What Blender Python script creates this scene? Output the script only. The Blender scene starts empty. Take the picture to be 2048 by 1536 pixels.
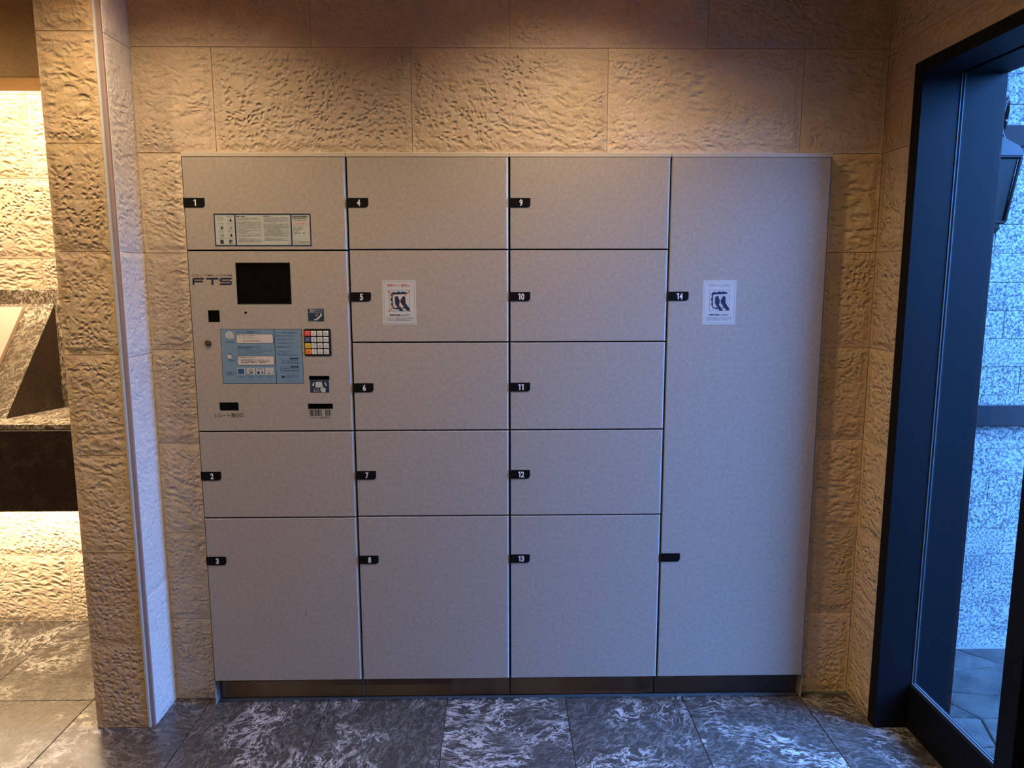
import bpy, bmesh, math, random
from mathutils import Vector, Matrix
from mathutils.geometry import tessellate_polygon
random.seed(7)
R = math.radians
S = bpy.context.scene
COL = S.collection

# ------------------------------------------------------------------ camera
PITCH, YAW, ROLL = 0.1444, 0.0165, -0.0016
fw = Vector((math.sin(YAW)*math.cos(PITCH), math.cos(YAW)*math.cos(PITCH), -math.sin(PITCH)))
rt = Vector((math.cos(YAW), -math.sin(YAW), 0)); up = rt.cross(fw)
r2 = math.cos(ROLL)*rt + math.sin(ROLL)*up; u2 = -math.sin(ROLL)*rt + math.cos(ROLL)*up
cd = bpy.data.cameras.new('camera'); cam = bpy.data.objects.new('camera', cd); COL.objects.link(cam)
m = Matrix((r2, u2, -fw)).transposed().to_4x4(); m.translation = Vector((-0.0306, -2.3182, 1.4369))
cam.matrix_world = m
cd.sensor_width = 36.0; cd.lens = 36.0*1464.0/2048.0; cd.clip_start = 0.02
S.camera = cam

# ------------------------------------------------------------------ view, sky
S.view_settings.view_transform = 'Standard'; S.view_settings.look = 'None'
S.view_settings.gamma = 1.0; S.view_settings.use_curve_mapping = False
S.view_settings.exposure = 0.0
W = bpy.data.worlds.new('sky'); S.world = W; W.use_nodes = True
bg = W.node_tree.nodes['Background']; bg.inputs[0].default_value = (0.095, 0.315, 1.0, 1); bg.inputs[1].default_value = 74.0

def light(name, kind, loc, power, color, rot=(0, 0, 0), **kw):
    d = bpy.data.lights.new(name, kind); d.energy = power; d.color = color
    for k, v in kw.items(): setattr(d, k, v)
    o = bpy.data.objects.new(name, d); COL.objects.link(o); o.location = loc; o.rotation_euler = rot
    return o
WARM = (1.0, 0.76, 0.49)
# recessed ceiling downlights washing the locker wall
for x, e in ((-0.95, 42), (0.17, 47)):
    light('downlight_or_fill_lamp', 'SPOT', (x, -0.47, 2.455), e, WARM, (0, 0, 0), spot_size=R(134), spot_blend=1.0, shadow_soft_size=0.035)
for x, y, e in ((-1.75, -0.9, 25), (0.39, -3.46, 15), (-1.96, -3.46, 18), (-3.2, -1.6, 26), (0.80, -1.35, 9), (-0.8, -2.2, 14)):  # last two are added fill for the right stone and upper wall
    light('downlight_or_fill_lamp', 'SPOT', (x, y, 2.455), e, WARM, spot_size=R(158), spot_blend=0.5, shadow_soft_size=0.04)
# cove strip behind the lintel and strip under the counter
light('cove_strip_lamp', 'AREA', (-2.3, 0.36, 2.40), 34, (1.0, 0.75, 0.47), shape='RECTANGLE', size=1.6, size_y=0.05)
light('cove_spot_lamp', 'SPOT', (-1.44, 0.34, 2.42), 62, (1.0, 0.75, 0.47), (R(4), 0, 0), spot_size=R(110), spot_blend=0.5, shadow_soft_size=0.02)
light('counter_strip_lamp', 'AREA', (-2.3, 0.50, 0.590), 20, (1.0, 0.76, 0.48), (R(8), 0, 0), shape='RECTANGLE', size=1.7, size_y=0.05)
# sky portal in the glazed right side (guides sampling of the sky only)
pl = light('sky_portal', 'AREA', (1.44, -0.385, 1.05), 1, (1, 1, 1), (0, R(90), 0), shape='RECTANGLE', size=2.0, size_y=0.5)
pl.data.cycles.is_portal = True

# ------------------------------------------------------------------ node helpers
class NT:
    def __init__(s, name):
        s.m = bpy.data.materials.new(name); s.m.use_nodes = True; s.t = s.m.node_tree
        s.b = s.t.nodes['Principled BSDF']
    def n(s, typ, ins=None, **kw):
        nd = s.t.nodes.new(typ)
        for k, v in kw.items(): setattr(nd, k, v)
        for k, v in (ins or {}).items(): s.set(nd.inputs[k], v)
        return nd
    def set(s, sock, v):
        if isinstance(v, bpy.types.NodeSocket): s.t.links.new(v, sock)
        else: sock.default_value = v
    def math(s, op, a, b=0.0, clamp=False):
        nd = s.t.nodes.new('ShaderNodeMath'); nd.operation = op; nd.use_clamp = clamp
        s.set(nd.inputs[0], a); s.set(nd.inputs[1], b); return nd.outputs[0]
    def vm(s, op, a, b):
        nd = s.t.nodes.new('ShaderNodeVectorMath'); nd.operation = op
        s.set(nd.inputs[0], a); s.set(nd.inputs[1], b); return nd.outputs[0]
    def mix(s, f, a, b):
        nd = s.t.nodes.new('ShaderNodeMix'); nd.data_type = 'RGBA'
        s.set(nd.inputs['Factor'], f); s.set(nd.inputs[6], a); s.set(nd.inputs[7], b); return nd.outputs[2]
    def ss(s, v, a, b, lo=0.0, hi=1.0):
        nd = s.t.nodes.new('ShaderNodeMapRange'); nd.interpolation_type = 'SMOOTHSTEP'
        s.set(nd.inputs[0], v); s.set(nd.inputs[1], a); s.set(nd.inputs[2], b); s.set(nd.inputs[3], lo); s.set(nd.inputs[4], hi)
        return nd.outputs[0]
    def noise(s, vec, scale, detail=3.0, rough=0.55, dist=0.0):
        return s.n('ShaderNodeTexNoise', {'Vector': vec, 'Scale': scale, 'Detail': detail, 'Roughness': rough, 'Distortion': dist})
    def bump(s, h, strength, dist):
        nd = s.n('ShaderNodeBump', {'Height': h, 'Strength': strength, 'Distance': dist}); s.set(s.b.inputs['Normal'], nd.outputs[0]); return nd
    def p(s, **kw):
        for k, v in kw.items(): s.set(s.b.inputs[k.replace('_', ' ')], v)
def c4(c): return (c[0], c[1], c[2], 1)
def plain(name, col, rough=0.5, metal=0.0, spec=0.5):
    t = NT(name); t.p(Base_Color=c4(col), Roughness=rough, Metallic=metal); t.b.inputs['Specular IOR Level'].default_value = spec
    return t.m
def rnd_coords(t, stretch=(1, 1, 1), k=61.0):
    tc = t.n('ShaderNodeTexCoord'); oi = t.n('ShaderNodeObjectInfo')
    off = t.n('ShaderNodeCombineXYZ', {0: t.math('MULTIPLY', oi.outputs['Random'], k), 1: t.math('MULTIPLY', oi.outputs['Random'], k*1.7), 2: t.math('MULTIPLY', oi.outputs['Random'], k*0.6)})
    return tc, oi, t.vm('ADD', tc.outputs['Object'], off.outputs[0])

def stone_material(name, colA, colB, colC, relief=1.0, margin=0.020, smooth_bias=0.0):
    """hand-chiselled block: flat drafted margin, scooped and ridged field"""
    t = NT(name); tc, oi, v = rnd_coords(t)
    rnd = oi.outputs['Random']
    r2_ = t.math('FRACT', t.math('MULTIPLY', rnd, 17.31)); r3 = t.math('FRACT', t.math('MULTIPLY', rnd, 71.7))
    dn = t.noise(v, 14.0, 3.0); d = t.vm('SUBTRACT', dn.outputs['Color'], (0.5, 0.5, 0.5)); d = t.vm('MULTIPLY', d, (0.045, 0.045, 0.045))
    vd = t.vm('ADD', v, d)
    # short scoops
    a = t.n('ShaderNodeTexVoronoi', {'Vector': t.vm('MULTIPLY', vd, (1.0, 0.5, 1.1)), 'Scale': 60.0, 'Smoothness': 0.12, 'Randomness': 0.85}, feature='SMOOTH_F1')
    ha = t.ss(a.outputs['Distance'], 0.02, 0.62)
    # long ragged ridges
    rot = t.n('ShaderNodeVectorRotate', {'Vector': vd, 'Angle': t.math('MULTIPLY', t.math('SUBTRACT', r3, 0.75), 0.55)}, rotation_type='Y_AXIS')
    b = t.n('ShaderNodeTexVoronoi', {'Vector': t.vm('MULTIPLY', rot.outputs[0], (0.42, 0.5, 1.0)), 'Scale': 58.0, 'Smoothness': 0.1, 'Randomness': 1.0}, feature='SMOOTH_F1')
    hb = t.ss(b.outputs['Distance'], 0.05, 0.7)
    pick = t.ss(t.noise(v, 4.0, 1.0).outputs['Fac'], 0.40, 0.62)
    pick = t.math('ADD', t.math('MULTIPLY', pick, 0.6), t.math('MULTIPLY', r2_, 0.4), True)
    h = t.math('ADD', t.math('MULTIPLY', ha, t.math('SUBTRACT', 1.0, pick)), t.math('MULTIPLY', hb, pick))
    fine = t.noise(v, 120.0, 5.0, 0.65).outputs['Fac']; med = t.noise(vd, 42.0, 5.0, 0.62).outputs['Fac']
    big = t.noise(v, 5.0, 2.0).outputs['Fac']
    h = t.math('ADD', t.math('MULTIPLY', h, t.ss(big, 0.28, 0.62, 0.35, 1.0)), t.math('MULTIPLY', med, 0.75))
    # drafted margin from the block's own size (custom property dims)
    at = t.n('ShaderNodeAttribute', attribute_type='OBJECT', attribute_name='dims')
    g = t.n('ShaderNodeSeparateXYZ', {0: tc.outputs['Generated']}); dm = t.n('ShaderNodeSeparateXYZ', {0: at.outputs['Vector']})
    def edge(c, w): return t.math('MULTIPLY', t.math('MINIMUM', c, t.math('SUBTRACT', 1.0, c)), w)
    e = t.math('MINIMUM', edge(g.outputs[0], dm.outputs[0]), edge(g.outputs[2], dm.outputs[2]))
    e = t.math('ADD', e, t.math('MULTIPLY', t.math('SUBTRACT', med, 0.5), 0.03))
    mask = t.ss(e, margin*0.2, margin*1.4, 0.4, 1.0)
    h = t.math('MULTIPLY', h, mask)
    h = t.math('ADD', h, t.math('MULTIPLY', fine, 0.10))
    t.bump(h, 1.0, 0.0085*relief)
    c1 = t.ss(t.noise(v, 3.2, 4.0, 0.6).outputs['Fac'], 0.35, 0.68)
    c2 = t.ss(t.noise(v, 19.0, 5.0, 0.65).outputs['Fac'], 0.42, 0.75)
    col = t.mix(c1, c4(colA), c4(colB)); col = t.mix(t.math('MULTIPLY', c2, 0.55), col, c4(colC))
    br = t.math('ADD', 0.90, t.math('MULTIPLY', r2_, 0.2))
    br = t.math('MULTIPLY', br, t.ss(fine, 0.25, 0.75, 0.9, 1.08))
    mul = t.n('ShaderNodeVectorMath', {0: col, 1: t.n('ShaderNodeCombineXYZ', {0: br, 1: br, 2: br}).outputs[0]}, operation='MULTIPLY')
    t.p(Base_Color=mul.outputs[0], Roughness=0.82); t.b.inputs['Specular IOR Level'].default_value = 0.35
    return t.m
M = {}
M['stone'] = stone_material('beige_chiselled_stone', (0.62, 0.455, 0.24), (0.60, 0.425, 0.28), (0.70, 0.56, 0.38))
M['stone_back'] = stone_material('grey_beige_stone', (0.60, 0.475, 0.325), (0.58, 0.455, 0.345), (0.68, 0.57, 0.45), 0.8)
M['stone_pale'] = stone_material('pale_beige_stone', (0.66, 0.54, 0.38), (0.62, 0.50, 0.40), (0.70, 0.61, 0.48))
M['stone_side'] = stone_material('daylit_stone_return', (0.90, 0.83, 0.72), (0.86, 0.79, 0.69), (0.92, 0.87, 0.78), 0.35, 0.012)  # daylight on the pier's return is put into this paler colour
M['stone_smooth'] = stone_material('honed_beige_stone', (0.62, 0.44, 0.21), (0.60, 0.42, 0.22), (0.64, 0.47, 0.28), 0.3)
M['mortar'] = plain('joint_mortar', (0.36, 0.26, 0.16), 0.9)
M['plaster'] = plain('warm_grey_plaster', (0.36, 0.30, 0.24), 0.85)
M['ceiling'] = plain('ceiling_paint', (0.52, 0.41, 0.30), 0.9)

# locker laminate with a fine linen speckle
t = NT('speckled_taupe_laminate'); tc = t.n('ShaderNodeTexCoord'); v = tc.outputs['Object']
n1 = t.noise(v, 900.0, 2.0, 0.7).outputs['Fac']; n2 = t.noise(v, 90.0, 3.0).outputs['Fac']
wx = t.noise(t.vm('MULTIPLY', v, (1.0, 1.0, 9.0)), 130.0, 2.0).outputs['Fac']
f = t.math('ADD', t.math('MULTIPLY', n1, 0.6), t.math('ADD', t.math('MULTIPLY', n2, 0.2), t.math('MULTIPLY', wx, 0.2)))
col = t.mix(t.ss(f, 0.36, 0.64), c4((0.290, 0.255, 0.212)), c4((0.455, 0.405, 0.343)))
t.p(Base_Color=col, Roughness=0.42, Metallic=0.0); t.bump(f, 0.03, 0.0004); t.b.inputs['Specular IOR Level'].default_value = 0.45
M['panel'] = t.m
M['toprail'] = plain('sandy_top_rail', (0.50, 0.45, 0.36), 0.5)
M['gap'] = plain('black_gap', (0.002, 0.002, 0.002), 0.9, 0.0, 0.1)
M['black'] = plain('black_plastic', (0.004, 0.004, 0.0045), 0.4, 0.0, 0.25)
M['screen'] = plain('dark_screen_glass', (0.002, 0.0025, 0.002), 0.12, 0.0, 0.3)
M['edge'] = plain('edge_highlight', (0.55, 0.56, 0.55), 0.35, 0.3)  # daylight on door chamfers and receipt slot bevel, painted as paler edges
t = NT('brushed_dark_steel'); tc = t.n('ShaderNodeTexCoord')
nb = t.noise(t.vm('MULTIPLY', tc.outputs['Object'], (1.0, 1.0, 60.0)), 40.0, 3.0).outputs['Fac']
t.b.inputs['Anisotropic Rotation'].default_value = 0.25; t.p(Base_Color=t.mix(nb, c4((0.19, 0.16, 0.14)), c4((0.26, 0.22, 0.19))), Metallic=1.0, Roughness=0.40, Anisotropic=1.0)
tg = t.n('ShaderNodeTangent', direction_type='RADIAL', axis='Z'); t.set(t.b.inputs['Tangent'], tg.outputs[0])
M['steel'] = t.m
M['chrome'] = plain('chrome', (0.60, 0.55, 0.50), 0.38, 1.0)
M['chrome_dark'] = plain('tarnished_chrome', (0.26, 0.21, 0.18), 0.3, 1.0)
M['bead'] = plain('pale_grey_corner_bead', (0.62, 0.62, 0.58), 0.4, 0.2)
M['pinkstone'] = plain('pink_stone_arris', (0.36, 0.26, 0.24), 0.8)
t = NT('navy_grey_window_metal'); tc = t.n('ShaderNodeTexCoord')
nn = t.noise(tc.outputs['Object'], 420.0, 2.0).outputs['Fac']
t.p(Base_Color=t.mix(nn, c4((0.0035, 0.004, 0.005)), c4((0.006, 0.0065, 0.008))), Metallic=0.0, Roughness=0.55); t.b.inputs['Specular IOR Level'].default_value = 0.15
M['frame'] = t.m
M['gasket'] = plain('grey_glazing_gasket', (0.12, 0.125, 0.13), 0.35, 0.3)
M['iron'] = plain('black_wrought_iron', (0.003, 0.003, 0.0035), 0.45, 0.0, 0.12)
M['lampglass'] = plain('smoked_lantern_glass', (0.008, 0.007, 0.006), 0.3, 0.0, 0.2)
M['plate'] = plain('dark_grey_metal_plate', (0.004, 0.004, 0.0045), 0.6, 0.0, 0.1)

# slate-like marble floor
def marble(name, dark, mid, vein, rough, amount=1.0, bump=0.35, zone0=0.45, every=0.20, k=1.15):
    t = NT(name); tc, oi, v = rnd_coords(t)
    rr = t.n('ShaderNodeVectorRotate', {'Vector': v, 'Angle': t.math('MULTIPLY', oi.outputs['Random'], 31.0)}, rotation_type='Z_AXIS')
    v = rr.outputs[0]
    w = t.noise(v, 3.2, 4.0, 0.6); wv = t.vm('ADD', v, t.vm('MULTIPLY', t.vm('SUBTRACT', w.outputs['Color'], (0.5, 0.5, 0.5)), (0.22, 0.22, 0.22)))
    vs = t.vm('MULTIPLY', wv, (1.0, 2.3, 1.4))
    a = t.noise(vs, 11.0*k, 7.0, 0.68, 0.5).outputs['Fac']
    r1 = t.math('ABSOLUTE', t.math('SUBTRACT', a, 0.5)); vein1 = t.ss(r1, 0.0, 0.035, 1.0, 0.0)
    zone = t.ss(t.noise(v, 4.0, 3.0, 0.6).outputs['Fac'], zone0, zone0+0.17)
    b = t.noise(vs, 21.0*k, 8.0, 0.70, 0.7).outputs['Fac']; blot = t.ss(b, 0.51, 0.62)
    f = t.math('ADD', t.math('MULTIPLY', vein1, t.math('ADD', every, t.math('MULTIPLY', zone, 0.75))), t.math('MULTIPLY', t.math('MULTIPLY', blot, zone), 0.75), True)
    grain = t.noise(vs, 60.0, 5.0, 0.7).outputs['Fac']
    base = t.mix(t.ss(grain, 0.3, 0.7), c4(dark), c4(mid))
    t.p(Base_Color=t.mix(t.math('MULTIPLY', f, amount), base, c4(vein)), Roughness=t.ss(grain, 0.3, 0.7, rough, rough+0.12))
    t.bump(t.math('ADD', t.math('MULTIPLY', grain, 0.6), t.math('MULTIPLY', t.noise(v, 220.0, 3.0).outputs['Fac'], 0.3)), bump, 0.0015)
    return t.m
M['screed'] = plain('dark_floor_joint', (0.05, 0.045, 0.042), 0.8)
M['floor'] = marble('veined_slate_marble', (0.036, 0.030, 0.026), (0.076, 0.064, 0.053), (0.58, 0.53, 0.48), 0.24, 0.80, 0.12)
M['marble'] = marble('brown_green_counter_marble', (0.07, 0.052, 0.035), (0.19, 0.155, 0.11), (0.85, 0.76, 0.62), 0.3, 1.0, 0.35, 0.40, 0.35, 1.9)
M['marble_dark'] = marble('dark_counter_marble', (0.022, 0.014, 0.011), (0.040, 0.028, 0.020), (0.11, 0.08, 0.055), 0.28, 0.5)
# speckled granite
t = NT('speckled_granite'); tc, oi, v = rnd_coords(t)
a = t.noise(v, 120.0, 6.0, 0.76).outputs['Fac']; b = t.noise(v, 7.0, 3.0).outputs['Fac']
f = t.math('ADD', t.ss(a, 0.43, 0.58), t.math('MULTIPLY', t.math('SUBTRACT', b, 0.5), 0.7), True)
spots = t.ss(t.noise(v, 38.0, 2.0, 0.5).outputs['Fac'], 0.64, 0.72)
col = t.mix(f, c4((0.010, 0.012, 0.015)), c4((0.26, 0.245, 0.23))); col = t.mix(t.math('MULTIPLY', spots, 0.6), col, c4((0.08, 0.08, 0.09)))
t.p(Base_Color=col, Roughness=0.8); t.bump(a, 0.8, 0.004); M['granite'] = t.m
t = NT('flagstone'); tc, oi, v = rnd_coords(t)
a = t.noise(v, 60.0, 6.0, 0.7).outputs['Fac']; b = t.noise(v, 9.0, 4.0).outputs['Fac']
col = t.mix(t.ss(b, 0.3, 0.7), c4((0.040, 0.038, 0.035)), c4((0.085, 0.072, 0.062)))
br = t.math('ADD', 0.72, t.math('MULTIPLY', oi.outputs['Random'], 0.5))
mul = t.vm('MULTIPLY', col, t.n('ShaderNodeCombineXYZ', {0: br, 1: br, 2: br}).outputs[0])
t.p(Base_Color=mul, Roughness=0.95); t.b.inputs['Specular IOR Level'].default_value = 0.08; t.bump(t.math('ADD', a, b), 1.0, 0.010); M['flag'] = t.m
M['joint'] = plain('pale_paving_joint', (0.09, 0.09, 0.088), 0.9)
# clear glass: straight-through transmission plus a mirror coat
t = NT('clear_glass'); t.t.nodes.remove(t.b); out = t.t.nodes['Material Output']
tr = t.n('ShaderNodeBsdfTransparent', {0: (0.93, 0.97, 0.96, 1)}); gl = t.n('ShaderNodeBsdfGlossy', {'Roughness': 0.0})
gm = t.n('ShaderNodeNewGeometry'); fr = t.n('ShaderNodeFresnel', {'IOR': t.math('SUBTRACT', 1.45, t.math('MULTIPLY', gm.outputs['Backfacing'], 1.45-1/1.45))}); mx = t.n('ShaderNodeMixShader', {0: fr.outputs[0], 1: tr.outputs[0], 2: gl.outputs[0]})
t.t.links.new(mx.outputs[0], out.inputs[0]); M['glass'] = t.m
def emit(name, col, e):
    t = NT(name); t.p(Base_Color=c4(col)); t.b.inputs['Emission Color'].default_value = c4(col); t.b.inputs['Emission Strength'].default_value = e; return t.m
M['lampface'] = emit('lit_downlight', (1.0, 0.7, 0.4), 12.0)
# printing inks
INK = dict(white=(0.52, 0.53, 0.50), paleink=(0.44, 0.47, 0.43), cream=(0.60, 0.55, 0.50), navy=(0.012, 0.025, 0.065), navy2=(0.010, 0.036, 0.070), ltblue=(0.165, 0.27, 0.37),
           blueink=(0.02, 0.075, 0.20), midblue=(0.09, 0.17, 0.26), blackink=(0.012, 0.011, 0.012), red=(0.55, 0.13, 0.10), salmon=(0.52, 0.40, 0.37), grey=(0.22, 0.23, 0.22), greyl=(0.33, 0.345, 0.32),
           fadepink=(0.17, 0.115, 0.12), logonavy=(0.015, 0.014, 0.035), palepink=(0.50, 0.46, 0.45), keyw=(0.58, 0.58, 0.53), keyr=(0.75, 0.045, 0.035), keyb=(0.03, 0.055, 0.22), keyy=(0.68, 0.52, 0.02), keyo=(0.82, 0.22, 0.02),
           numeral=(0.75, 0.75, 0.74), brown=(0.10, 0.05, 0.035), barink=(0.05, 0.04, 0.03), barink2=(0.17, 0.14, 0.115), gold=(0.75, 0.68, 0.45))
for k, v_ in INK.items(): M[k] = plain('ink_'+k, v_, 0.5)

# ------------------------------------------------------------------ mesh builder
class MB:
    def __init__(s): s.v = []; s.f = []; s.mi = []; s.mats = []
    def mat(s, m):
        if m not in s.mats: s.mats.append(m)
        return s.mats.index(m)
    def add(s, vs, fs, m):
        o = len(s.v); s.v += [tuple(a) for a in vs]; k = s.mat(m)
        for f in fs: s.f.append([o+i for i in f]); s.mi.append(k)
        return s
    def box(s, x0, x1, y0, y1, z0, z1, m, bev=0.0):
        if bev > 0:
            bm = bmesh.new(); bmesh.ops.create_cube(bm, size=1.0)
            for v in bm.verts: v.co = Vector(((x0+x1)/2+v.co.x*(x1-x0), (y0+y1)/2+v.co.y*(y1-y0), (z0+z1)/2+v.co.z*(z1-z0)))
            bmesh.ops.bevel(bm, geom=list(bm.edges), offset=bev, segments=1, affect='EDGES')
            bm.verts.index_update(); s.add([v.co[:] for v in bm.verts], [[v.index for v in f.verts] for f in bm.faces], m); bm.free(); return s
        vs = [(x, y, z) for x in (x0, x1) for y in (y0, y1) for z in (z0, z1)]
        return s.add(vs, [(0, 1, 3, 2), (4, 6, 7, 5), (0, 4, 5, 1), (2, 3, 7, 6), (0, 2, 6, 4), (1, 5, 7, 3)], m)
    def poly(s, pts, y, m):            # flat print in the XZ plane facing -Y
        tri = tessellate_polygon([[Vector((a, b, 0)) for a, b in pts]])
        fs = []
        for f in tri:
            (ax, az), (bx, bz), (cx, cz) = [pts[i] for i in f]
            fs.append(tuple(f) if (bx-ax)*(cz-az)-(bz-az)*(cx-ax) > 0 else tuple(reversed(f)))
        return s.add([(a, y, b) for a, b in pts], fs, m)
    def rect(s, x0, x1, z0, z1, y, m): return s.add([(x0, y, z0), (x1, y, z0), (x1, y, z1), (x0, y, z1)], [(0, 1, 2, 3)], m)
    def prism(s, pts, y0, y1, m):      # XZ outline extruded from y0 (front) to y1
        n = len(pts); area = sum(pts[i][0]*pts[(i+1) % n][1]-pts[(i+1) % n][0]*pts[i][1] for i in range(n))
        if area < 0: pts = pts[::-1]
        vs = [(a, y0, b) for a, b in pts]+[(a, y1, b) for a, b in pts]
        tri = [tuple(f) for f in tessellate_polygon([[Vector((a, b, 0)) for a, b in pts]])]
        fs = []
        for f in tri:
            (ax, az), (bx, bz), (cx, cz) = [pts[i] for i in f]
            g = f if (bx-ax)*(cz-az)-(bz-az)*(cx-ax) > 0 else tuple(reversed(f))
            fs.append(g); fs.append(tuple(n+i for i in reversed(g)))
        for i in range(n): j = (i+1) % n; fs.append((j, i, n+i, n+j))
        return s.add(vs, fs, m)
    def lathe(s, prof, c, m, n=24, axis='z'):
        vs = []; fs = []
        for r, h in prof:
            for k in range(n):
                a = 2*math.pi*k/n
                p = (r*math.cos(a), r*math.sin(a), h) if axis == 'z' else (r*math.cos(a), h, r*math.sin(a))
                vs.append((c[0]+p[0], c[1]+p[1], c[2]+p[2]))
        for i in range(len(prof)-1):
            for k in range(n):
                q = (i*n+k, i*n+(k+1) % n, (i+1)*n+(k+1) % n, (i+1)*n+k); fs.append(q if axis == 'z' else q[::-1])
        if prof[0][0] > 1e-5: fs.append(tuple(range(n))[::-1] if axis == 'z' else tuple(range(n)))
        if prof[-1][0] > 1e-5: q = tuple((len(prof)-1)*n+k for k in range(n)); fs.append(q if axis == 'z' else q[::-1])
        return s.add(vs, fs, m)
    def tube(s, pts, r, m, n=8):
        pts = [Vector(p) for p in pts]; vs = []; fs = []
        for i, p in enumerate(pts):
            d = (pts[min(i+1, len(pts)-1)]-pts[max(i-1, 0)]).normalized()
            a = d.cross(Vector((0, 1, 0))) if abs(d.y) < 0.9 else d.cross(Vector((1, 0, 0))); a.normalize(); b = d.cross(a)
            rr = r[i] if isinstance(r, (list, tuple)) else r
            for k in range(n): t_ = 2*math.pi*k/n; vs.append(tuple(p+rr*(math.cos(t_)*a+math.sin(t_)*b)))
        for i in range(len(pts)-1):
            for k in range(n): fs.append((i*n+k, i*n+(k+1) % n, (i+1)*n+(k+1) % n, (i+1)*n+k))
        fs.append(tuple(range(n))[::-1]); fs.append(tuple((len(pts)-1)*n+k for k in range(n)))
        return s.add(vs, fs, m)
    def text(s, txt, cx, cz, h, y, m, w=None, bold=0.0, align='c'):
        vs, fs, bx = glyphs(txt, bold)
        tw = bx[1]-bx[0]; th = 0.72 if not bx[4] else 0.86; k = h/th; kx = k if w is None else w/tw
        x0 = cx-(tw*kx/2 if align == 'c' else 0); zb = cz-h/2 - (0.0 if not bx[4] else -0.08*k)
        s.add([(x0+(a-bx[0])*kx, y, zb+b*k) for a, b in vs], fs, m); return s
    def rrect(s, x0, x1, z0, z1, r, y, m, thick=None, n=4):
        pts = rr_pts(x0, x1, z0, z1, r, n)
        return s.poly(pts, y, m) if thick is None else s.prism(pts, y, y+thick, m)
    def build(s, name, parent=None, smooth=False):
        off = Vector((0, 0, 0)); q = parent
        while q: off += q.location; q = q.parent
        me = bpy.data.meshes.new(name); me.from_pydata([tuple(Vector(v)-off) for v in s.v], [], s.f)
        for m_ in s.mats: me.materials.append(m_)
        me.polygons.foreach_set('material_index', s.mi); me.polygons.foreach_set('use_smooth', [smooth]*len(me.polygons)); me.update()
        o = bpy.data.objects.new(name, me); COL.objects.link(o); o.parent = parent; return o
def rr_pts(x0, x1, z0, z1, r, n=4):
    if not isinstance(r, (list, tuple)): r = (r,)*4      # bl, br, tr, tl
    pts = []
    for (cx, cz, a0, q) in ((x0+r[0], z0+r[0], 180, r[0]), (x1-r[1], z0+r[1], 270, r[1]), (x1-r[2], z1-r[2], 0, r[2]), (x0+r[3], z1-r[3], 90, r[3])):
        if q < 1e-6: pts.append((cx, cz)); continue
        for k in range(n+1): a = R(a0+90*k/n); pts.append((cx+q*math.cos(a), cz+q*math.sin(a)))
    return pts
_G = {}
def glyphs(txt, bold):
    if (txt, bold) in _G: return _G[(txt, bold)]
    cu = bpy.data.curves.new('t', 'FONT'); cu.body = txt; cu.offset = bold; cu.resolution_u = 3; cu.size = 1.0
    o = bpy.data.objects.new('t', cu); COL.objects.link(o); bpy.context.view_layer.update()
    dg = bpy.context.evaluated_depsgraph_get(); me = o.evaluated_get(dg).to_mesh()
    vs = [(v.co.x, v.co.y) for v in me.vertices]; fs = []
    for p in me.polygons:
        f = list(p.vertices)
        a, b, c = [vs[i] for i in f[:3]]
        ar = sum(vs[f[i]][0]*vs[f[(i+1) % len(f)]][1]-vs[f[(i+1) % len(f)]][0]*vs[f[i]][1] for i in range(len(f)))
        fs.append(f if ar > 0 else f[::-1])
    xs = [v[0] for v in vs] or [0, 1]; zs = [v[1] for v in vs] or [0, 1]
    cjk = any(ord(ch) > 0x2000 for ch in txt)
    res = (vs, fs, (min(xs), max(xs), min(zs), max(zs), cjk))
    bpy.data.objects.remove(o); bpy.data.curves.remove(cu); _G[(txt, bold)] = res; return res

def tag(o, label, cat, group=None):
    o['label'] = label; o['category'] = cat
    if group: o['group'] = group
    return o
def thing(name, label, cat, loc, group=None):
    o = bpy.data.objects.new(name, None); COL.objects.link(o); o.location = loc; o.empty_display_size = 0.1
    return tag(o, label, cat, group)
def struct(o): o['kind'] = 'structure'; return o

# ------------------------------------------------------------------ the setting
_BM = {}
def block_mesh(w, d, h, mat, bev=0.0007):
    k = (round(w, 3), round(d, 3), round(h, 3), mat.name)
    if k not in _BM:
        mb = MB(); mb.box(-w/2, w/2, 0, d, -h/2, h/2, mat, bev)
        me = bpy.data.meshes.new('block'); me.from_pydata(mb.v, [], mb.f); me.materials.append(mat); me.update(); _BM[k] = me
    return _BM[k]
def block(parent, name, px, py, z0, z1, w, face, mat, d=0.03, gap=0.0014, jitter=0.0005):
    """one block: front-face centre px,py; face 'S' looks -Y, 'W' looks -X, 'E' looks +X"""
    o = bpy.data.objects.new(name, block_mesh(w-gap, d, (z1-z0)-gap, mat)); COL.objects.link(o)
    j = random.uniform(-jitter, jitter)
    if face == 'S': o.location = (px, py+j, (z0+z1)/2)
    elif face == 'W': o.location = (px+j, py, (z0+z1)/2); o.rotation_euler = (0, 0, R(-90))
    else: o.location = (px-j, py, (z0+z1)/2); o.rotation_euler = (0, 0, R(90))
    o.parent = parent; o['dims'] = (float(w), float(d), float(z1-z0)); return o
ZJ = [-0.008, 0.293, 0.597, 0.902, 1.209, 1.515, 1.8205, 2.132, 2.5]
YW = 0.045; CEIL = 2.5
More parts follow.
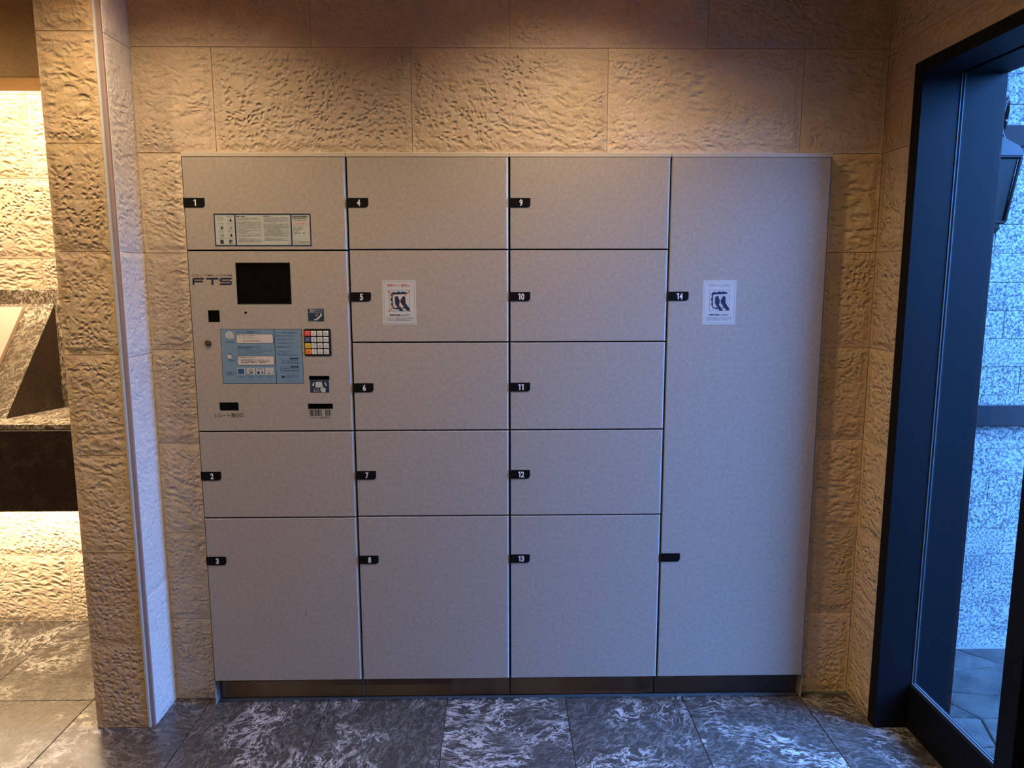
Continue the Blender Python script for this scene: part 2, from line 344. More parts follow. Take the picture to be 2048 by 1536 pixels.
# back wall: core around the locker opening, then blocks
mb = MB()
mb.box(-1.17, 1.19, YW+0.0035, 0.70, 1.8215, CEIL, M['mortar']); mb.box(-1.17, -1.006, YW+0.0035, 0.70, -0.02, 1.8215, M['mortar']); mb.box(1.006, 1.19, YW+0.0035, 0.70, -0.02, 1.8215, M['mortar'])
mb.box(-1.17, 1.19, 0.62, 0.70, -0.02, 1.8215, M['mortar'])
wall_back = struct(mb.build('wall_back'))
JX = [-1.512, -0.906, -0.300, 0.306, 0.912, 1.518]
def course(wall, z0, z1, xa, xb, joints, y, mat, face='S'):
    xs = [xa]+[j for j in joints if xa+0.02 < j < xb-0.02]+[xb]
    for a, b in zip(xs[:-1], xs[1:]): block(wall, 'stone_block', (a+b)/2, y, z0, z1, b-a, face, mat)
course(wall_back, ZJ[6], ZJ[7], -1.150, 1.176, JX, YW, M['stone_back'])
course(wall_back, ZJ[7], ZJ[8], -1.150, 1.176, [j+0.304 for j in JX], YW, M['stone_back'])
for i in range(6):
    z0 = max(0.0, ZJ[i]); z1 = ZJ[i+1]
    course(wall_back, z0, z1, -1.150, -1.0045, [], YW, M['stone_back']); course(wall_back, z0, z1, 1.0045, 1.176, [], YW, M['stone'])
# left pier
mb = MB(); mb.box(-1.322, -1.166, -0.1125, 0.70, -0.02, CEIL+0.15, M['mortar'])
wall_left = struct(mb.build('wall_left'))
PZ = [0.0, 0.286, 0.590, 0.901, 1.209, 1.514, 1.821, 2.126, CEIL]
for a, b in zip(PZ[:-1], PZ[1:]):
    block(wall_left, 'stone_block', -1.2535, -0.116, a, b, 0.163, 'S', M['stone'])
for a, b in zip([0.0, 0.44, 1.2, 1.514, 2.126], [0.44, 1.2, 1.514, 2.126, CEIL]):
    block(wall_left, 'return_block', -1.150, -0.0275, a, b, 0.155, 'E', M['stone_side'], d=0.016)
for a, b in zip(PZ[:-1], PZ[1:]):
    block(wall_left, 'stone_block', -1.336, 0.28, a, b, 0.70, 'W', M['stone'], d=0.014)
mb = MB(); mb.box(-1.171, -1.1625, -0.119, -0.10, 0.0, CEIL, M['bead'], 0.001)
o = mb.build('corner_bead', wall_left)
mb = MB(); mb.box(-1.1620, -1.1515, -0.112, -0.10, 0.0, CEIL, M['pinkstone'])
mb.build('stone_arris', wall_left)
# niche wall beyond the pier, lintel and its ceiling
mb = MB(); mb.box(-3.4, -1.30, 0.638, 0.75, -0.02, CEIL+0.2, M['mortar']); wn = struct(mb.build('wall_niche'))
for i in range(8):
    z0 = max(0, ZJ[i]); z1 = ZJ[i+1]+(0.15 if i == 7 else 0)
    course(wn, z0, z1, -3.35, -1.338, [-3.05+0.607*k+(0.304 if i % 2 else 0.0) for k in range(4)], 0.634, M['stone_pale'])
mb = MB(); mb.box(-3.35, -1.337, YW, 0.213, 2.042, CEIL, M['stone_smooth'], 0.004)
lt = mb.build('trim_1'); lt['dims'] = (2.0, 0.17, 0.46); struct(lt)
# right wall: stone reveal beside and above the glazing
mb = MB(); mb.box(1.1795, 1.405, -0.1195, 0.70, -0.05, CEIL, M['mortar']); mb.box(1.1795, 1.405, -1.55, -0.1195, 2.046, CEIL, M['mortar']); mb.box(1.176, 1.405, -4.6, -1.551, -0.05, CEIL, M['plaster'])
wall_right = struct(mb.build('wall_right'))
for i in range(7):
    z0 = max(0, ZJ[i]); z1 = min(ZJ[i+1], 2.128)
    block(wall_right, 'stone_block', 1.176, (YW-0.1195)/2, z0, z1, YW+0.1195, 'W', M['stone'], d=0.02)
ys = [YW, -0.48, -1.09, -1.55]
for a, b in zip(ys[:-1], ys[1:]): block(wall_right, 'stone_block', 1.176, (a+b)/2, 2.128, CEIL, a-b, 'W', M['stone'], d=0.02)
ys = [-0.1195, -0.76, -1.55]
for a, b in zip(ys[:-1], ys[1:]): block(wall_right, 'stone_block', 1.176, (a+b)/2, 2.0465, 2.128, a-b, 'W', M['stone'], d=0.02)
# behind the camera, far left and overhead
mb = MB(); mb.box(-4.7, 1.405, -4.75, -4.6, -0.05, CEIL, M['plaster']); struct(mb.build('wall_front'))
mb = MB(); mb.box(-4.75, -4.6, -4.7, 0.75, -0.05, CEIL+0.2, M['plaster']); mb.box(-4.6, -3.35, YW, 0.75, -0.05, CEIL+0.2, M['plaster']); struct(mb.build('wall_far_left'))
mb = MB(); mb.box(-4.7, 1.405, -4.7, 0.10, CEIL, CEIL+0.25, M['ceiling']); mb.box(-1.336, 1.405, 0.10, 0.75, CEIL, CEIL+0.25, M['ceiling']); mb.box(-4.7, -1.336, 0.10, 0.75, CEIL+0.15, CEIL+0.25, M['ceiling'])
struct(mb.build('ceiling'))
# floor: base slab and tiles
mb = MB(); mb.box(-4.7, 1.41, -4.7, 0.75, -0.12, -0.0045, M['screed']); floor = struct(mb.build('floor'))
TW = 0.4063; X0 = -1.0292
def tile(xa, xb, ya, yb):
    key = ('tile', round(xb-xa, 3), round(yb-ya, 3))
    if key not in _BM:
        q = MB(); w = xb-xa-0.0026; d = yb-ya-0.0026; q.box(-w/2, w/2, -d/2, d/2, -0.012, 0, M['floor'], 0.0008)
        me = bpy.data.meshes.new('tile'); me.from_pydata(q.v, [], q.f); me.materials.append(M['floor']); me.update(); _BM[key] = me
    o = bpy.data.objects.new('floor_tile', _BM[key]); COL.objects.link(o); o.location = ((xa+xb)/2, (ya+yb)/2, 0); o.parent = floor
rows = [0.646, 0.043] + [0.043-0.8126*k for k in range(1, 6)]
for j in range(len(rows)-1):
    for i in range(-6, 6):
        xa = X0+i*TW; xb = xa+TW
        if xa > 1.2: continue
        xb = min(xb, 1.285) if xb > 1.1 else xb
        if i == 5: xa, xb = X0+5*TW, X0+6*TW
        if xa < 1.2 and j == 0 and xa > -1.35: continue
        tile(xa, min(xb, 1.40), rows[j+1], rows[j])
# sealant line at the foot of the locker
mb = MB(); mb.box(-1.0, 1.176, 0.030, 0.0425, 0.0, 0.0022, plain('grey_sealant', (0.10, 0.115, 0.115), 0.5)); struct(mb.build('trim_2'))

# ------------------------------------------------------------------ parcel lockers
GAP = 0.003; TOPZ = 1.8155; BOTZ = 0.0882
def door_panel(x0, x1, z0, z1, holes=()):
    """slab with a 5 mm chamfer down its right edge, small chamfers elsewhere; rectangular holes cut through"""
    x0 += GAP; x1 -= 0.0025; z0 += 0.002; z1 -= 0.002; yb = 0.019
    a, b, c = 0.0012, 0.0055, 0.0020
    fx0, fx1, fz0, fz1 = x0+a, x1-b, z0+a, z1-c
    mb = MB(); mt = M['panel']
    xs = sorted({fx0, fx1}|{h[0] for h in holes}|{h[1] for h in holes}); zs = sorted({fz0, fz1}|{h[2] for h in holes}|{h[3] for h in holes})
    for i in range(len(xs)-1):
        for j in range(len(zs)-1):
            cx, cz = (xs[i]+xs[i+1])/2, (zs[j]+zs[j+1])/2
            if any(h[0] < cx < h[1] and h[2] < cz < h[3] for h in holes): continue
            mb.rect(xs[i], xs[i+1], zs[j], zs[j+1], 0.0, mt)
    F = [(fx0, 0, fz0), (fx1, 0, fz0), (fx1, 0, fz1), (fx0, 0, fz1)]
    Q = [(x0, 0.0045, z0), (x1, 0.0045, z0), (x1, 0.0045, z1), (x0, 0.0045, z1)]; B = [(x, yb, z) for x, _, z in Q]
    fs = [(0, 4, 5, 1), (2, 6, 7, 3), (3, 7, 4, 0), (4, 8, 9, 5), (6, 10, 11, 7), (7, 11, 8, 4), (8, 11, 10, 9)]
    mb.add(F+Q+B, fs, mt); mb.add(F+Q+B, [(1, 5, 6, 2), (5, 9, 10, 6)], M['edge'])  # right chamfer painted pale for the daylight it catches
    for h in holes:
        d = h[4]; H = [(h[0], 0, h[2]), (h[1], 0, h[2]), (h[1], 0, h[3]), (h[0], 0, h[3])]; K = [(x, d, z) for x, _, z in H]
        mb.add(H+K, [(0, 1, 5, 4), (1, 2, 6, 5), (2, 3, 7, 6), (3, 0, 4, 7)], M['edge'] if len(h) > 5 else mt)
    return mb
def handle(parent, x0, zc, number):
    mb = MB(); xa, xb = x0+0.0008, x0+0.0655; za, zb = zc-0.0142, zc+0.0142
    mb.prism(rr_pts(xa, xb, za, zb, (0, 0.010, 0.002, 0)), -0.0015, 0.0, M['black'])
    mb.prism(rr_pts(xa, x0+0.018, za+0.0015, zb-0.0015, 0.0005), -0.0024, -0.0015, M['black'])
    h = mb.build('handle_plate', parent)
    if number:
        q = MB(); cx = x0+0.0365; n_ = len(number)
        for i, ch in enumerate(number):
            c_ = cx+(i-(n_-1)/2)*0.0108+(0.0006 if n_ > 1 and i == 0 else 0)
            if ch == '1': q.poly([(c_-0.0006, zc-0.0095), (c_+0.0030, zc-0.0095), (c_+0.0030, zc+0.0095), (c_-0.0002, zc+0.0095), (c_-0.0040, zc+0.0072), (c_-0.0040, zc+0.0040), (c_-0.0006, zc+0.0056)], -0.0019, M['numeral'])
            else: q.text(ch, c_, zc, 0.0190, -0.0019, M['numeral'], w=0.0100, bold=0.030)
        q.build('numeral', parent)
ZR = [BOTZ, 0.6631, 0.9496, 1.2345, 1.5234, 1.8045]
HZ = [0.515, 0.8025, 1.090, 1.378, 1.666]
units = []
ULAB = ['taupe locker unit at the left end, with control panel, dark screen and doors 1-3',
        'taupe locker unit with five numbered doors 4 to 8, right of the control panel',
        'taupe locker unit with five numbered doors 9 to 13, beside the tall door',
        'taupe locker unit at the right end with one tall door numbered 14']
def steel_kick(x0, x1, root):
    mb = MB(); mb.box(x0+0.0012, x1-0.0012, YW-0.001, YW+0.02, 0.003, 0.0875, M['steel'], 0.0008); mb.build('kick_plate', root)
for k in range(4):
    x0 = -1.0+0.5*k; x1 = x0+0.5
    root = thing('parcel_locker', ULAB[k], 'locker', (x0+0.25, 0.3, 0.0), 'row of parcel lockers'); units.append(root)
    mb = MB()
    mb.box(x0+0.0008, x1-0.0008, 0.0195, 0.60, BOTZ+0.0005, ZR[5]-0.001, M['gap'])
    mb.box(x0+0.03, x1-0.03, YW+0.021, 0.60, 0.0005, BOTZ, M['gap'])
    body = mb.build('cabinet_body', root)
    mb = MB(); mb.box(x0+0.0004, x1-0.0004, 0.0005, 0.60, ZR[5]-0.0019, TOPZ, M['toprail'], 0.0012)
    if k == 0: mb.box(x0-0.0005, x0+0.0007, 0.004, 0.60, 0.003, TOPZ, M['panel'])
    if k == 3: mb.box(x1-0.0007, x1+0.0005, 0.004, 0.60, 0.003, TOPZ, M['panel'])
    mb.build('top_rail', root)
    steel_kick(x0, x1, root)
    if k in (1, 2):
        for r in range(5):
            z0, z1 = ZR[r], ZR[r+1]
            d = door_panel(x0, x1, z0, z1).build('door', root)
            handle(d, x0, HZ[r], str((8 if k == 1 else 13)-r))
    if k == 3:
        d = door_panel(x0, x1, ZR[0], ZR[5]).build('door', root); handle(d, x0, HZ[3], '14')
        mb = MB(); mb.prism(rr_pts(x0+0.0008, x0+0.0655, HZ[0]-0.0142, HZ[0]+0.0142, (0, 0.010, 0.002, 0)), -0.0015, 0.0, M['black'])
        mb.prism(rr_pts(x0+0.0008, x0+0.018, HZ[0]-0.0127, HZ[0]+0.0127, 0.0005), -0.0024, -0.0015, M['black'])
        mb.build('handle_plate', d)['label'] = 'black handle plate without a number'
    if k == 0:
        for z0, z1, zc, n in ((ZR[0], 0.6610, HZ[0], '3'), (0.6610, 0.9490, HZ[1], '2'), (1.5215, ZR[5], HZ[4], '1')):
            d = door_panel(x0, x1, z0, z1).build('door', root); handle(d, x0, zc, n)
U1, U2, U4 = units[0], units[1], units[3]
D_ = -0.0003   # print sits just proud of the panel
# small scuff on door 3
mb = MB(); mb.poly([(-0.684, 0.333), (-0.678, 0.331), (-0.679, 0.323), (-0.681, 0.322), (-0.6805, 0.329)], D_, M['brown']); mb.build('scuff_mark', U1)

# control panel with cut-outs
CZ0, CZ1 = 0.9490, 1.5215
H_screen = (-0.8513, -0.6827, 1.3556, 1.4840, 0.005); H_sq = (-0.9445, -0.9092, 1.3004, 1.3371, 0.006)
H_rec = (-0.9268, -0.8660, 1.0170, 1.0438, 0.012, 1); H_s1 = (-0.6379, -0.5738, 1.1154, 1.1282, 0.006); H_s2 = (-0.6447, -0.5660, 1.0222, 1.0388, 0.008)
cp = door_panel(-1.0, -0.5, CZ0, CZ1, (H_screen, H_sq, H_rec, H_s1, H_s2)).build('control_panel', U1)
def insert(name, H, mat, inset=0.0, lab=None, rim=0.0):
    mb = MB(); mb.box(H[0]-0.001, H[1]+0.001, H[4], H[4]+0.004, H[2]-0.001, H[3]+0.001, mat)
    if rim:
        outer = rr_pts(H[0], H[1], H[2], H[3], 0.0003); 
        for xa, xb, za, zb in ((H[0], H[0]+rim, H[2], H[3]), (H[1]-rim, H[1], H[2], H[3]), (H[0]+rim, H[1]-rim, H[2], H[2]+rim), (H[0]+rim, H[1]-rim, H[3]-rim, H[3])):
            mb.box(xa, xb, -0.0004, H[4], za, zb, M['black'])
    o = mb.build(name, cp)
    if lab: o['label'] = lab
insert('screen', H_screen, M['screen'], lab='dark glossy display', rim=0.0035)
insert('camera_window', H_sq, M['screen'], rim=0.002)
mb = MB(); mb.box(H_rec[0]+0.0026, H_rec[1]-0.0005, 0.0012, 0.016, H_rec[2]+0.0012, H_rec[3]-0.0005, M['gap']); mb.build('receipt_slot', cp)
insert('card_slot', H_s1, M['gap'], rim=0.0016); insert('barcode_reader_slot', H_s2, M['gap'], rim=0.0016)
mb = MB(); mb.lathe([(0.0038, 0.0002), (0.0038, -0.0006), (0.0, -0.0008)][::-1], (-0.8274, 0, 1.3294), M['gap'], 16, 'y'); mb.build('microphone_hole', cp)
mb = MB(); kc = (-0.9501, 0, 1.2341)
mb.lathe([(0.0060, -0.0022), (0.0068, -0.0048), (0.0088, -0.0042), (0.0100, -0.0015), (0.0104, 0.0)], kc, M['chrome_dark'], 24, 'y'); mb.lathe([(0.0, -0.0012), (0.0062, -0.0012)], kc, M['gap'], 24, 'y'); mb.lathe([(0.0, -0.0034), (0.0036, -0.0034), (0.0042, -0.0026), (0.0042, -0.0010)], kc, M['chrome'], 24, 'y')
mb.box(-0.9507, -0.9495, -0.0034, -0.0028, 1.2315, 1.2367, M['gap']); mb.build('key_lock', cp)
# logo
def stroke(mb, pts, w, y, m):
    P = [Vector(p) for p in pts]; L = []; Rr = []
    for i, p in enumerate(P):
        d0 = (P[i]-P[i-1]).normalized() if i else (P[1]-P[0]).normalized(); d1 = (P[i+1]-P[i]).normalized() if i < len(P)-1 else d0
        n0 = Vector((-d0.y, d0.x)); n1 = Vector((-d1.y, d1.x)); nn_ = (n0+n1).normalized(); s_ = w/2/max(0.5, nn_.dot(n0)); L.append(p+nn_*s_); Rr.append(p-nn_*s_)
    for i in range(len(P)-1):
        q = [L[i], L[i+1], Rr[i+1], Rr[i]]; ar = sum(q[a].x*q[(a+1) % 4].y-q[(a+1) % 4].x*q[a].y for a in range(4))
        if ar < 0: q = q[::-1]
        mb.add([(a.x, y, a.y) for a in q], [(0, 1, 2, 3)], m)
mb = MB(); lx, lz, hh, ww, st = -0.9868, 1.4156, 0.0218, 0.0385, 0.0053; ml = M['logonavy']; a = st/2
stroke(mb, [(lx+a, lz), (lx+a, lz+hh-0.006), (lx+a+0.0012, lz+hh-0.003), (lx+0.006, lz+hh-a), (lx+ww-0.003, lz+hh-a)], st, D_, ml)
stroke(mb, [(lx+a, lz+hh*0.5), (lx+ww-0.006, lz+hh*0.5)], st, D_, ml)
tx = lx+0.0425; stroke(mb, [(tx, lz+hh-a), (tx+0.0375, lz+hh-a)], st, D_, ml); stroke(mb, [(tx+0.0188, lz+hh-st), (tx+0.0188, lz)], st*1.15, D_, ml)
sx = lx+0.0838; w_ = 0.0378; zt, zm, zb = lz+hh-a, lz+hh*0.5, lz+a
stroke(mb, [(sx+w_, zt), (sx+0.006, zt), (sx+0.0032, zt-0.001), (sx+a, zt-0.0042), (sx+0.0032, zm+0.001), (sx+0.006, zm), (sx+w_-0.006, zm), (sx+w_-0.0032, zm-0.001), (sx+w_-a, zm-0.0042), (sx+w_-0.0032, zb+0.001), (sx+w_-0.006, zb), (sx, zb)], st, D_, ml)
mb.text('FULL TIME SYSTEM', -0.926, 1.4456, 0.0068, D_, M['fadepink'], w=0.1235, bold=0.004)
mb.build('logo_print', cp)
mb = MB(); mb.text('レシート発行口', -0.8975, 1.0018, 0.0125, D_, M['blackink'], w=0.0905, bold=0.010); mb.build('receipt_lettering', cp)
# keypad
KX = [-0.6366, -0.6177, -0.5985, -0.5793]; KZ = [1.2631, 1.2438, 1.2246, 1.2055]
mb = MB(); mb.prism(rr_pts(-0.6482, -0.5640, 1.1926, 1.2780, 0.004), -0.0015, 0, M['blackink']); kp = mb.build('keypad', cp.parent)
KT = [['呼出', '1', '2', '3'], ['確認', '4', '5', '6'], ['訂正', '7', '8', '9'], ['取消', '*', '0', '#']]
for r in range(4):
    for c in range(4):
        km = M[['keyr', 'keyb', 'keyy', 'keyo'][r]] if c == 0 else M['keyw']; hx = 0.0090 if c == 0 else 0.0082
        mb = MB(); mb.box(KX[c]-hx, KX[c]+hx, -0.0038, -0.0014, KZ[r]-0.0080, KZ[r]+0.0080, km, 0.0012)
        if c == 0: mb.text(KT[r][0], KX[c], KZ[r], 0.0055, -0.0040, M['navy'] if r > 1 else M['paleink'], w=0.0115)
        else: mb.text(KT[r][c], KX[c], KZ[r], 0.0075 if c else 0.005, -0.0040, M['grey'], w=0.0016 if KT[r][c] == '1' else 0.0045, bold=0.01)
        mb.build('key', kp)
# helper for micro print that the eye cannot read: short ink dashes
def micro(mb, x0, x1, z, h, m, y, fill=0.75, seed=0, unit=0.0022):
    rg = random.Random(seed*31+int(z*9999)); x = x0
    while x < x1-unit*0.4:
        w = min(unit*rg.uniform(0.6, 2.6), x1-x)
        if rg.random() < fill: mb.rect(x, x+w*0.86, z-h/2*rg.uniform(0.6, 1), z+h/2*rg.uniform(0.6, 1), y, m)
        x += w
L1, L2, L3 = -0.0003, -0.0006, -0.0009
def sheet(mb, x0, x1, z0, z1, m, r=0.0): mb.prism(rr_pts(x0, x1, z0, z1, r) if r else [(x0, z0), (x1, z0), (x1, z1), (x0, z1)], L1, 0.0, m)
# instruction sticker on door 1
mb = MB(); a0, a1, b0, b1 = -0.9100, -0.6126, 1.5340, 1.6332
sheet(mb, a0, a1, b0, b1, M['navy'])
for xa, xb in ((-0.9062, -0.8470), (-0.8425, -0.6755), (-0.6712, -0.6165)): mb.rrect(xa, xb, b0+0.0042, b1-0.0045, 0.002, L2, M['paleink'])
for i, z in enumerate((1.6215, 1.6170, 1.6130)): micro(mb, -0.9010, -0.8800, z, 0.0026 if i == 0 else 0.0015, M['grey'], L3, 0.95, i)
for i, (zx) in enumerate((1.6235, 1.6010, 1.5785, 1.5562)):
    for cx in (-0.8880, -0.8605):
        if i == 0 and cx < -0.88: continue
        micro(mb, cx-0.0105, cx+0.0105, zx+0.002, 0.0018, M['grey'], L3, 0.95, i)
        mb.rect(cx-0.0065, cx+0.0065, zx-0.016, zx-0.001, L3, M['greyl'])
        mb.rect(cx-0.0048, cx+0.004, zx-0.0135, zx-0.003, L3-0.0002, M['paleink'] if i < 3 else M['navy'])
        mb.poly([(cx-0.001, zx-0.014), (cx+0.0055, zx-0.0145), (cx+0.0035, zx-0.0075), (cx, zx-0.006)], L3-0.0004, M['blackink'] if (i+(cx > -0.87)) % 2 else M['grey'])
def para(x0, x1, z0, z1, seed, pitch=0.0022, m='grey'):
    z = z0; k = 0; rg = random.Random(seed)
    while z > z1:
        e = x1 if rg.random() < 0.8 else x0+(x1-x0)*rg.uniform(0.3, 0.8)
        micro(mb, x0, e, z, 0.0011, M[m], L3, 0.86, seed+k, 0.0016); z -= pitch; k += 1
micro(mb, -0.8400, -0.8130, 1.6243, 0.0026, M['blackink'], L3, 0.85, 3)
for z0, z1, s in ((1.6200, 1.6120, 1), (1.6085, 1.5950, 2), (1.5915, 1.5885, 3), (1.5855, 1.5715, 4), (1.5680, 1.5620, 5), (1.5590, 1.5455, 6)): para(-0.8395, -0.7640, z0, z1, s*13)
micro(mb, -0.7580, -0.7400, 1.6255, 0.0020, M['blackink'], L3, 0.9, 9)
for z0, z1, s in ((1.6230, 1.6060, 7), (1.6020, 1.5640, 8), (1.5600, 1.5500, 9)): para(-0.7575, -0.6800, z0, z1, s*17)
micro(mb, -0.6870, -0.6780, 1.5425, 0.0016, M['grey'], L3, 0.9, 5)
for i, z in enumerate((1.6245, 1.6195)): micro(mb, -0.6690, -0.6200-0.004*i, z, 0.0030, M['blackink'], L3, 0.9, 20+i)
micro(mb, -0.6650, -0.6250, 1.6130, 0.0030, M['grey'], L3, 0.9, 23)
mb.rect(-0.6700, -0.6195, 1.5975, 1.6085, L3, M['salmon']); mb.text('くらしTEL', -0.6455, 1.6030, 0.0045, L3-0.0003, M['red'], w=0.023)
for i, (z, e) in enumerate(((1.5920, -0.6370), (1.5865, -0.6310), (1.5805, -0.6490), (1.5745, -0.6310))): micro(mb, -0.6685, e, z, 0.0030, M['grey'], L3, 0.8, 30+i)
micro(mb, -0.6685, -0.6590, 1.5665, 0.0016, M['grey'], L3, 0.9, 41); micro(mb, -0.6690, -0.6590, 1.5520, 0.0020, M['blackink'], L3, 0.9, 42)
for z in (1.5490, 1.5460, 1.5430): micro(mb, -0.6690, -0.6185, z, 0.0014, M['grey'], L3, 0.9, 43)
mb.build('instruction_sticker', U1)['label'] = 'navy bordered instruction sticker with three columns of small print'
# blue service sticker
mb = MB(); sheet(mb, -0.9105, -0.6548, 1.1040, 1.2775, M['navy2'])
mb.rect(-0.9093, -0.7422, 1.1052, 1.2763, L2, M['ltblue']); mb.rect(-0.7402, -0.6560, 1.1052, 1.2763, L2, M['ltblue'])
for za, zb in ((1.2342, 1.2611), (1.1646, 1.1919)):
    mb.rrect(-0.8612, -0.7450, za-0.0012, zb+0.0012, 0.004, L2-0.0001, M['navy2']); mb.rrect(-0.8600, -0.7464, za, zb, 0.003, L3, M['cream'])
mb.text('クリーニング受発サービス', -0.8220, 1.2680, 0.0072, L3, M['blueink'], w=0.080, bold=0.006)
mb.text('宅配便発送依頼サービス', -0.8220, 1.2200, 0.0074, L3, M['blueink'], w=0.074, bold=0.007)
micro(mb, -0.8575, -0.8030, 1.2575, 0.0022, M['grey'], L3-0.0003, 0.85, 1)
mb.text('NTC ワタキュー', -0.8210, 1.2500, 0.0062, L3-0.0003, M['grey'], w=0.043); mb.text('0120-80-5881', -0.8130, 1.2410, 0.0052, L3-0.0003, M['grey'], w=0.054)
for i, z in enumerate((1.2130, 1.2080, 1.2035, 1.1990)):
    mb.rect(-0.8600, -0.8585, z-0.001, z+0.001, L3, M['blueink']); micro(mb, -0.8560, -0.7500 if i < 2 else -0.7640-0.006*i, z, 0.0018, M['midblue'], L3, 0.9, 50+i)
micro(mb, -0.8575, -0.8030, 1.1880, 0.0022, M['grey'], L3-0.0003, 0.85, 2)
for i, z in enumerate((1.1800, 1.1757, 1.1718)): micro(mb, -0.8500, -0.7590-0.014*(i == 2), z, 0.0024, M['brown'] if i != 1 else M['grey'], L3-0.0003, 0.86, 60+i)
mb.lathe([(0.0, 0.0), (0.0125, 0.0002)], (-0.8820, L3-0.0001, 1.2590), M['white'], 20, 'y')
for dx in (-0.004, 0.0035): mb.rect(-0.8825+dx, -0.8810+dx, 1.2480, 1.2700, L3-0.0004, M['ltblue'])
mb.poly([(-0.8765, 1.2690), (-0.8665, 1.2500), (-0.8740, 1.2475)], L3-0.0003, M['white'])
mb.rect(-0.8855, -0.8772, 1.1860, 1.1990, L3, M['blueink']); mb.poly([(-0.8915, 1.1850), (-0.8790, 1.1835), (-0.8780, 1.1962), (-0.8910, 1.1972)], L3-0.0003, M['white'])
mb.poly([(-0.8780, 1.1962), (-0.8725, 1.2005), (-0.8850, 1.2010), (-0.8910, 1.1972)], L3-0.0002, M['midblue']); mb.rect(-0.8758, -0.8740, 1.1998, 1.2015, L3-0.0004, M['white'])
for (xa, xb, z, s) in ((-0.8930, -0.8700, 1.2400, 1), (-0.8980, -0.8660, 1.2360, 2), (-0.8920, -0.8660, 1.1795, 3), (-0.8870, -0.8720, 1.1755, 4), (-0.8960, -0.8640, 1.1410, 5), (-0.8960, -0.8690, 1.1365, 6), (-0.8940, -0.8700, 1.1330, 7)):
    micro(mb, xa, xb, z, 0.0020, M['blueink'] if s in (3, 5) else M['midblue'], L3, 0.9, s)
for i, cx in enumerate((-0.8510, -0.8209, -0.7919, -0.7620)):
    mb.rect(cx-0.0128, cx+0.0128, 1.1330, 1.1550, L3, M['white'])
    q = L3-0.0003
    if i == 0: mb.rect(cx-0.0105, cx+0.0095, 1.1352, 1.1522, q, M['blueink'])
    if i == 1: mb.rect(cx-0.007, cx+0.0075, 1.1420, 1.1520, q, M['greyl']); mb.rect(cx-0.0035, cx+0.0065, 1.1355, 1.1425, q, M['midblue']); mb.rect(cx-0.0105, cx-0.0065, 1.1350, 1.1375, q, M['brown'])
    if i == 2: mb.rect(cx-0.010, cx+0.009, 1.1505, 1.1522, q, M['blueink']); mb.rect(cx-0.0098, cx-0.0006, 1.1352, 1.1440, q, M['blueink']); mb.poly([(cx+0.003, 1.1440), (cx+0.0095, 1.1440), (cx+0.0105, 1.1352), (cx+0.0075, 1.1352)], q, M['blueink'])
    if i == 3: mb.poly([(cx-0.006, 1.1375), (cx+0.0025, 1.1395), (cx+0.004, 1.1375), (cx-0.005, 1.1350)], q, M['blueink']); mb.poly([(cx-0.009, 1.1420), (cx+0.006, 1.1500), (cx+0.0065, 1.1485), (cx-0.007, 1.1405)], q, M['greyl']); mb.rect(cx+0.0095, cx+0.0108, 1.1375, 1.1410, q, M['blueink'])
    for j, z in enumerate((1.1285, 1.1250, 1.1210)):
        if j < 2 or i in (1, 3): micro(mb, cx-0.011+0.003*j, cx+0.011-0.003*j, z, 0.0019, M['midblue'], L3, 0.9, i*7+j)
mb.text('フルタイムロッカー', -0.6930, 1.2665, 0.0066, L3, M['blueink'], w=0.052, bold=0.012)
stroke(mb, [(-0.7350, 1.2635), (-0.7335, 1.2670), (-0.7300, 1.2685), (-0.7270, 1.2675), (-0.7240, 1.2650)], 0.0009, L3, M['blueink'])
for z, t_ in ((1.2560, '届け出されたとき'), (1.2448, 'つを預けるときに'), (1.2330, 'つを受取るときに'), (1.2210, '収納物取出ボタン')): mb.text(' '.join(t_), -0.7090, z, 0.0045, L3, M['blueink'], w=0.0545, bold=0.012)
for i, (z, e) in enumerate(((1.2065, -0.6900), (1.2010, -0.7010), (1.1955, -0.6720))): micro(mb, -0.7340, e, z, 0.0019, M['blueink'] if i else M['midblue'], L3, 0.9, 80+i)
for zc, url, sd in ((1.1840, 'www.fulltime.jp', 1), (1.1585, 'www.fullnavi.net', 2)):
    mb.rrect(-0.6955, -0.6690, zc-0.0025, zc+0.0025, 0.0012, L3, M['navy2']); micro(mb, -0.6930, -0.6712, zc, 0.0014, M['midblue'], L3-0.0003, 0.8, 5+sd)
    micro(mb, -0.7290, -0.7000, zc-0.001, 0.0016, M['midblue'], L3, 0.9, 90+sd); micro(mb, -0.7210, -0.6690, zc-0.0058, 0.0022, M['blueink'], L3, 0.85, 95+sd)
    mb.text(url, -0.6945, zc-0.0117, 0.0052, L3, M['blueink'], w=0.053, bold=0.012); mb.rect(-0.7270, -0.6680, zc-0.0172, zc-0.0165, L3, M['midblue'])
mb.rect(-0.7285, -0.7230, 1.1455, 1.1520, L3, M['midblue'])
micro(mb, -0.7080, -0.6730, 1.1330, 0.0016, M['midblue'], L3, 0.9, 101)
mb.rect(-0.7255, -0.7140, 1.1225, 1.1290, L3, M['navy2']); mb.rect(-0.7225, -0.7170, 1.1250, 1.1265, L3-0.0003, M['midblue'])
for i, z in enumerate((1.1290, 1.1250, 1.1190)): micro(mb, -0.7100, -0.6690, z, 0.0018, M['midblue'] if i != 1 else M['blueink'], L3, 0.85, 110+i)
micro(mb, -0.7160, -0.6760, 1.1110, 0.0016, M['midblue'], L3, 0.9, 120)
for z in (1.2585, 1.2395, 1.2215, 1.2035): mb.poly([(-0.6590, z), (-0.6560, z-0.0025), (-0.6560, z+0.0025)], L3, M['blackink'])
mb.build('service_sticker', U1)['label'] = 'light blue service information sticker left of the keypad'
